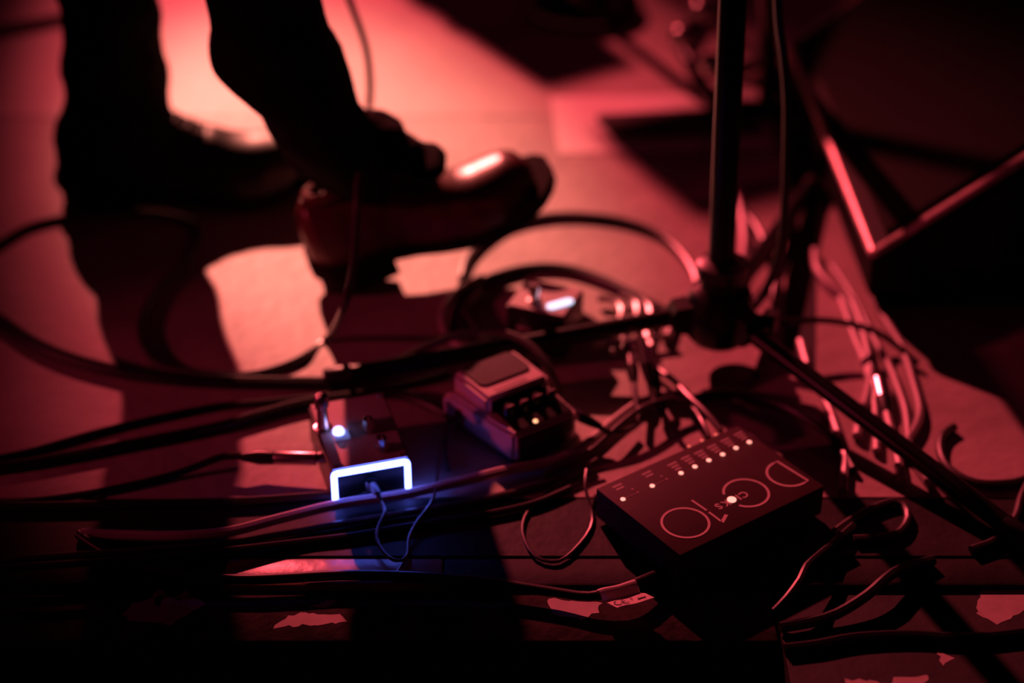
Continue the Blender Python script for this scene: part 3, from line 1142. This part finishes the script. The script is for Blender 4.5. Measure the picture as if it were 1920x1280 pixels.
cable('cable running out under the front leg of the microphone stand', [(1500, 640), (1513, 685), (1530, 720), (1550, 757), (1573, 820), (1584, 860), (1580, 920)], .0042, M_grey)
cable('dark cable hugging the foot of the wedge monitor', [(1630, 530), (1645, 575), (1668, 615), (1692, 655), (1712, 720), (1724, 768), (1718, 800), (1700, 832), (1712, 862), (1748, 913)], .0044, M_grey)
cable('dark cable between the thick bent cable and the monitor', [(1560, 500), (1600, 560), (1640, 640), (1668, 690), (1684, 730), (1696, 765), (1702, 805), (1704, 860)], .0042, M_grey)
cable('dark cable ending in a bright metal plug among the loose cables', [(1690, 900), (1678, 835), (1668, 800), (1661, 770)], .0045, M_grey, plug_at=[1])
cable('thin black cable running right from the stand hub to the monitor', [(1400, 606, .035), (1450, 604, .032), (1540, 600, .030), (1610, 611, .026), (1660, 632, .012), (1720, 680, .006)], .0032, M_rubber)
cable('black coil of cable under the right end of the stand leg', [(1790, 800), (1768, 815), (1762, 845), (1780, 880), (1830, 905), (1900, 905), (1940, 890)], .004, M_rubber2)
cable('black cable lying at the right edge beyond the stand leg', [(1940, 880), (1915, 930), (1903, 970), (1870, 1010), (1820, 1030)], .0035, M_rubber2)
cable('black cable with two bends between power supply and stand leg', [(1560, 1000), (1620, 960), (1680, 940), (1701, 960), (1697, 985), (1670, 1005), (1600, 1010)], .0035, M_rubber2)
# microphone cable
pc = [Vector((0.20, 1.50, 1.0)), Vector((0.225, 1.53, 0.72)), Py(1456, -200, 1.56), Py(1457, -40, 1.56), Py(1460, 40, 1.56), Py(1469, 110, 1.56), Py(1475, 190, 1.555), Py(1474, 300, 1.55), Py(1470, 400, 1.545), Py(1462, 470, 1.54), Py(1440, 535, 1.53), Py(1402, 588, 1.51), Py(1368, 610, 1.50)]
cable('black microphone cable hanging down beside the stand pole to its hub', pc, .0042, M_rubber)
# the coil round the mini pedal
cable('long dark cable arched in a wide loop behind the mini pedal', [(1005, 640), (930, 640), (880, 600), (866, 540), (880, 480), (940, 428), (1010, 408), (1085, 404), (1170, 415), (1240, 442), (1285, 485), (1306, 530), (1290, 560), (1265, 598), (1250, 640)], .0045, M_rubber2, group=None)
cable('black cable curving over the mini pedal\'s far side', [(850, 625), (858, 575), (900, 532), (970, 506), (1050, 502), (1130, 525), (1200, 560), (1260, 590), (1310, 620)], .005, M_rubber)
cable('outer coil of cable at the left of the mini pedal', [(905, 520, .009), (860, 545, .009), (832, 585, .009), (836, 625, .009), (870, 650, .009), (930, 652, .009), (985, 640, .009), (1040, 620, .009)], .0042, M_grey)
cable('inner coil of cable at the left of the mini pedal', [(900, 545), (868, 575), (858, 605), (874, 630), (915, 640), (960, 632)], .0042, M_grey)
cable('cable with a metal plug looping in front of the mini pedal', [(900, 660, .02), (950, 645, .02), (985, 632, .018), (1010, 624, .018)], .0036, M_grey, plug_at=[1])
for i, (lab, pts) in enumerate((
        ('first curled cable right of the mini pedal', [(1120, 560), (1150, 562), (1166, 582), (1158, 612), (1140, 636), (1150, 660)]),
        ('second curled cable right of the mini pedal', [(1160, 555), (1186, 562), (1196, 585), (1184, 615), (1166, 640), (1172, 655)]),
        ('third curled cable right of the mini pedal', [(1200, 560), (1216, 574), (1220, 600), (1212, 625), (1222, 650)]))):
    cable(lab, [(a, b, .008) for a, b in pts], .0038, M_grey)
cable('thin cable lying straight in front of the curled cables', [(1112, 650, .01), (1160, 642, .01), (1215, 634, .01), (1262, 628, .01)], .0028, M_grey)
cable('dark cable arching over the floor to the compact pedal', [(690, 712), (740, 680, .012), (810, 645, .03), (880, 624, .04), (950, 626, .045), (1000, 652, .045), (1034, 700, .035), (1050, 740, .02)], .0038, M_rubber2)
# left part
cable('thick black cable from the left edge ending behind the pedal plug', [(-40, 575), (0, 600), (55, 638), (120, 668), (220, 696), (320, 710), (420, 716), (530, 718), (620, 718)], .0065, M_rubber)
cable('dark cable at the top left behind the standing leg', [(-40, 65), (0, 55), (60, 44), (130, 32), (250, 24)], .006, M_rubber2)
cable('upper black cable running from the left edge past the pedal switch', [(-40, 866), (60, 846), (200, 806), (383, 766), (480, 756), (583, 746), (660, 734), (760, 722), (840, 700)], .0036, M_rubber)
cable('lower black cable running from the left edge towards the pedal', [(-40, 882), (60, 868), (200, 842), (397, 803), (480, 780), (567, 757), (650, 744), (740, 738), (815, 762), (858, 790)], .0052, M_rubber)
gc = [Py(640, -40, 1.80), Py(662, 20, 1.80), Py(686, 90, 1.79), Py(694, 160, 1.78), Py(690, 215, 1.76), Py(684, 270, 1.63), Py(672, 340, 1.555), Py(668, 420, 1.52), Py(662, 500, 1.47), Py(645, 575, 1.42), P(615, 632, .006), P(565, 670, .004), P(500, 696, .004), P(440, 704, .004), P(370, 700, .004), P(300, 686, .004), P(265, 640, .004), P(268, 590, .004), P(300, 540, .004), P(346, 495, .004), P(372, 447, .004), P(356, 415, .004), P(290, 400, .004), P(200, 399, .004), P(105, 411, .004), P(50, 426, .004), P(0, 455, .004), P(-40, 480, .004)]
cable('long instrument cable hanging past the burgundy shoe and looping left across the floor', gc, .0038, M_rubber2)

# lead into the small pedal: plug on its left side
jk = led_m @ Vector((-0.004, .045, .018))
dl = (P(440, 856, .016) - jk).normalized()
def make_patch_lead():
    base = Vector((jk.x, jk.y, 0))
    root = empty('instrument_lead', base, 'black lead with metal jack plugged into the small glowing pedal', 'cable')
    j = jk - base
    bm = bmesh.new()
    a_tube(bm, [j, j + dl * .0005, j + dl * .036, j + dl * .037], [.0055, .0062, .0062, .0055], 16)
    mk('barrel', bm, M_metal, root)
    bm = bmesh.new()
    a_tube(bm, [j + dl * .037, j + dl * .05, j + dl * .066], [.0062, .0066, .0035], 14)
    mk('strain_relief', bm, M_rubber, root)
    bm = bmesh.new()
    e = j + dl * .062
    pts = [e, e + dl * .02, P(330, 888, .005) - base, P(220, 915, .004) - base, P(100, 935, .004) - base, P(-40, 950, .004) - base]
    a_tube(bm, smooth_path(pts), .0034, 8)
    mk('cord', bm, M_rubber, root)


make_patch_lead()
# foreground
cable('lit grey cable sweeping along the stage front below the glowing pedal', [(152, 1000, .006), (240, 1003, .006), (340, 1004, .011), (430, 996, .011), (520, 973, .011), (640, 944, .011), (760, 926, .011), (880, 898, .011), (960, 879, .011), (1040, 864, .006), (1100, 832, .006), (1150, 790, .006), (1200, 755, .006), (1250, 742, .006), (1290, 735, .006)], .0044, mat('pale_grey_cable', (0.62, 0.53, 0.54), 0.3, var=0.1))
cable('second cable just below the lit grey one', [(-40, 1052, .012), (150, 1040, .012), (300, 1030, .011), (430, 1018), (500, 1006), (560, 996), (620, 985), (720, 968), (820, 951), (940, 929), (1040, 902), (1100, 880)], .003, M_rubber2)
cable('third dark cable below the lit grey one, lowest of the bundle', [(-40, 1068, .014), (200, 1052, .014), (400, 1034, .008), (560, 1016), (660, 1004), (760, 987), (900, 966), (1000, 944), (1070, 915)], .003, M_rubber)
cable('black cable lying along the end of the pale flooring', [(-40, 950), (120, 948), (300, 944), (450, 940), (600, 930), (700, 925)], .004, M_rubber)


def make_mains_cable():
    r = .0044
    z0 = .003
    pts = [(148, 1001), (175, 1020), (210, 1040), (270, 1062), (340, 1078), (450, 1086), (540, 1083), (640, 1078), (760, 1080), (860, 1086), (950, 1096), (1040, 1110), (1105, 1118, .006), (1160, 1106, .009), (1200, 1090, .009), (1240, 1074, .006), (1290, 1060), (1370, 1055)]
    v = smooth_path(to3(pts, r))
    base = Vector((v[0].x, v[0].y, 0))
    root = empty('mains_cable', base, 'black power cord along the stage edge carrying a white folded tag', 'cable')
    bm = bmesh.new(); a_tube(bm, [p - base for p in v], r, 10)
    mk('cord', bm, M_rubber, root)
    # folded white tag: over the cord, down its front, then out as a flap
    A, B = P(1124, 1109, .015), P(1194, 1090, .015)
    x = (B - A); wd = x.length; x.normalize()
    y = Vector((0, 0, 1)).cross(x).normalized()
    zv = x.cross(y)
    m = Matrix((x, y, zv)).transposed().to_4x4()
    m.translation = A - base
    prof = [(.0065, -.006), (.0045, -.0015), (.0015, 0.0), (-.0015, -.0008), (-.0042, -.0034), (-.0062, -.0056), (-.0080, -.0056), (-.0105, -.0046), (-.0210, -.0018)]
    bm = bmesh.new()
    n = len(prof)
    cols = []
    for i in range(9):
        t = i / 8
        sh = 0.0
        cols.append([bm.verts.new((t * wd + (0.0055 * max(0, (k - 6)) / 2), yy + .0006 * math.sin(7 * t), zz + .0004 * math.sin(9 * t + 1))) for k, (yy, zz) in enumerate(prof)])
    for i in range(8):
        for k in range(n - 1):
            bm.faces.new((cols[i][k], cols[i + 1][k], cols[i + 1][k + 1], cols[i][k + 1]))
    bmesh.ops.solidify(bm, geom=list(bm.faces), thickness=.0003)
    tg = mk('cable_tag', bm, M_tag, root)
    tg.matrix_local = m
    tg['label'] = 'white folded tag with printed marks'
    # printed marks on the flap (CE and a bar), laid just above it
    bm = bmesh.new()
    zf = 0.0

    def arc(cx, cy, rr, a0, a1, k=12):
        return [(cx + rr * math.cos(R(a0 + (a1 - a0) * i / k)), cy + rr * math.sin(R(a0 + (a1 - a0) * i / k))) for i in range(k + 1)]
    a_stroke(bm, arc(.0095, -.0146, .0032, 100, 300), .0009, zf)
    a_stroke(bm, arc(.0160, -.0146, .0032, 100, 300), .0009, zf)
    a_stroke(bm, [(.0130, -.0146), (.0155, -.0146)], .0009, zf)
    a_stroke(bm, [(.0255, -.0165), (.0325, -.0165)], .0013, zf)
    a_stroke(bm, [(.0208, -.0115), (.0220, -.0145)], .0006, zf)
    for v in bm.verts:
        yy = v.co.y
        v.co.z += -.0046 + .0028 * (-.0105 - yy) / .0105 + .0006
    mk('printed_mark', bm, M_ink, tg, False)


make_mains_cable()


def make_dc_lead():
    s = led_m @ Vector((.0345, -.004, .016))
    base = Vector((s.x, s.y, 0))
    root = empty('power_lead', base, 'thin power lead plugged into the front of the glowing pedal', 'cable')
    d = (P(712, 936, .012) - s).normalized()
    j = s - base
    bm = bmesh.new(); a_tube(bm, [j - d * .001, j + d * .004, j + d * .011, j + d * .012, j + d * .017, j + d * .019], [.0038, .0043, .0042, .0032, .0026, .0016], 12)
    mk('strain_relief', bm, M_rubber2, root)
    bm = bmesh.new(); a_tube(bm, [j + Vector((-.0045, .0, .004)), j + Vector((-.0045, -.001, -.006))], .0014, 8)
    mk('socket_clip', bm, M_metal, root)
    e = j + d * .018
    pts = [e, e + d * .008] + [P(a, b, z) - base for a, b, z in ((721, 962, .010), (709, 988, .006), (707, 1012, .004), (722, 1038, .003), (744, 1051, .003), (763, 1042, .003), (767, 1008, .004), (782, 978, .006), (806, 946, .010), (817, 915, .012), (822, 870, .010), (834, 820, .006), (850, 790, .003))]
    bm = bmesh.new(); a_tube(bm, smooth_path(pts, .004), .0015, 8)
    mk('cord', bm, M_rubber2, root)


make_dc_lead()
cable('thin dark lead trailing from the power lead loop to the black cord', [(768, 1030), (762, 1046), (752, 1062), (742, 1078)], .0018, M_rubber)
cable('thin lead in a round loop left of the power supply', [(1120, 860, .01), (1062, 896, .006), (1022, 928), (992, 955), (980, 985), (984, 1012), (1002, 1042), (1034, 1053), (1062, 1044), (1098, 1006), (1111, 976), (1106, 945, .004), (1097, 912, .01), (1100, 880, .012)], .0015, M_rubber2)
# leads at the far side of the power supply, with small plugs
for i, (lab, pts) in enumerate((
        ('upright metal-plugged lead behind the power supply, leftmost of three', [(1200, 790, .012), (1192, 745, .018), (1188, 712, .022)]),
        ('slanting metal-plugged lead behind the power supply, middle of three', [(1240, 780, .012), (1222, 738, .018), (1218, 712, .024)]),
        ('slanting metal-plugged lead behind the power supply, rightmost of three', [(1262, 790, .012), (1238, 750, .014), (1232, 722, .018)]))):
    cable(lab, pts, .003, M_rubber2, plug_at=[1])
cable('dark lead from the far side of the power supply towards the stand hub', [(1352, 808, .018), (1325, 775, .02), (1290, 742, .018), (1262, 712, .012), (1230, 690, .008)], .003, M_rubber2)
cable('second dark lead from the power supply running beside the first', [(1330, 820, .018), (1316, 790, .02), (1300, 765, .014), (1270, 735, .008)], .0024, M_rubber)
cable('dark cable curving across the floor under the stand leg', [(1290, 750), (1340, 738), (1400, 740), (1450, 752), (1500, 775), (1560, 820), (1600, 880)], .004, M_rubber)
cable('black lead with a shiny bend left of the power supply', [(1020, 890, .004), (1100, 850, .008), (1130, 826, .012), (1170, 790, .018), (1210, 762, .02), (1260, 748, .016), (1300, 760, .010)], .0028, M_rubber2)
cable('patch lead plugged into the right side of the pale compact pedal', [(1190, 800, .008), (1160, 812, .012), (1138, 808, .016), (1120, 797, .018)], .0026, M_rubber2, plug_at=[1])
cable('patch lead plugged into the left side of the pale compact pedal', [(842, 880, .003), (838, 835, .008), (846, 800, .014), (858, 785, .017)], .0026, M_rubber2, plug_at=[1])
# glossy cables at the bottom right
cable('glossy black cable rising from the front board seam', [(1452, 1146, .004), (1475, 1122, .010), (1500, 1088, .014), (1512, 1062, .014), (1534, 1042, .012), (1560, 1020, .008), (1600, 985, .004)], .0034, M_rubber)
cable('glossy black cable curving along the bottom right boards', [(1462, 1176, .0), (1520, 1166, .0), (1570, 1150, .002), (1625, 1116, .006), (1660, 1085, .008), (1690, 1066, .006), (1750, 1050, .003)], .0044, M_rubber)
cable('black cable lowest in the bottom right corner', [(1470, 1215, -.002), (1530, 1208, -.002), (1600, 1195, -.002), (1700, 1190, -.002), (1820, 1195, -.002), (1960, 1180, -.002)], .004, M_rubber)
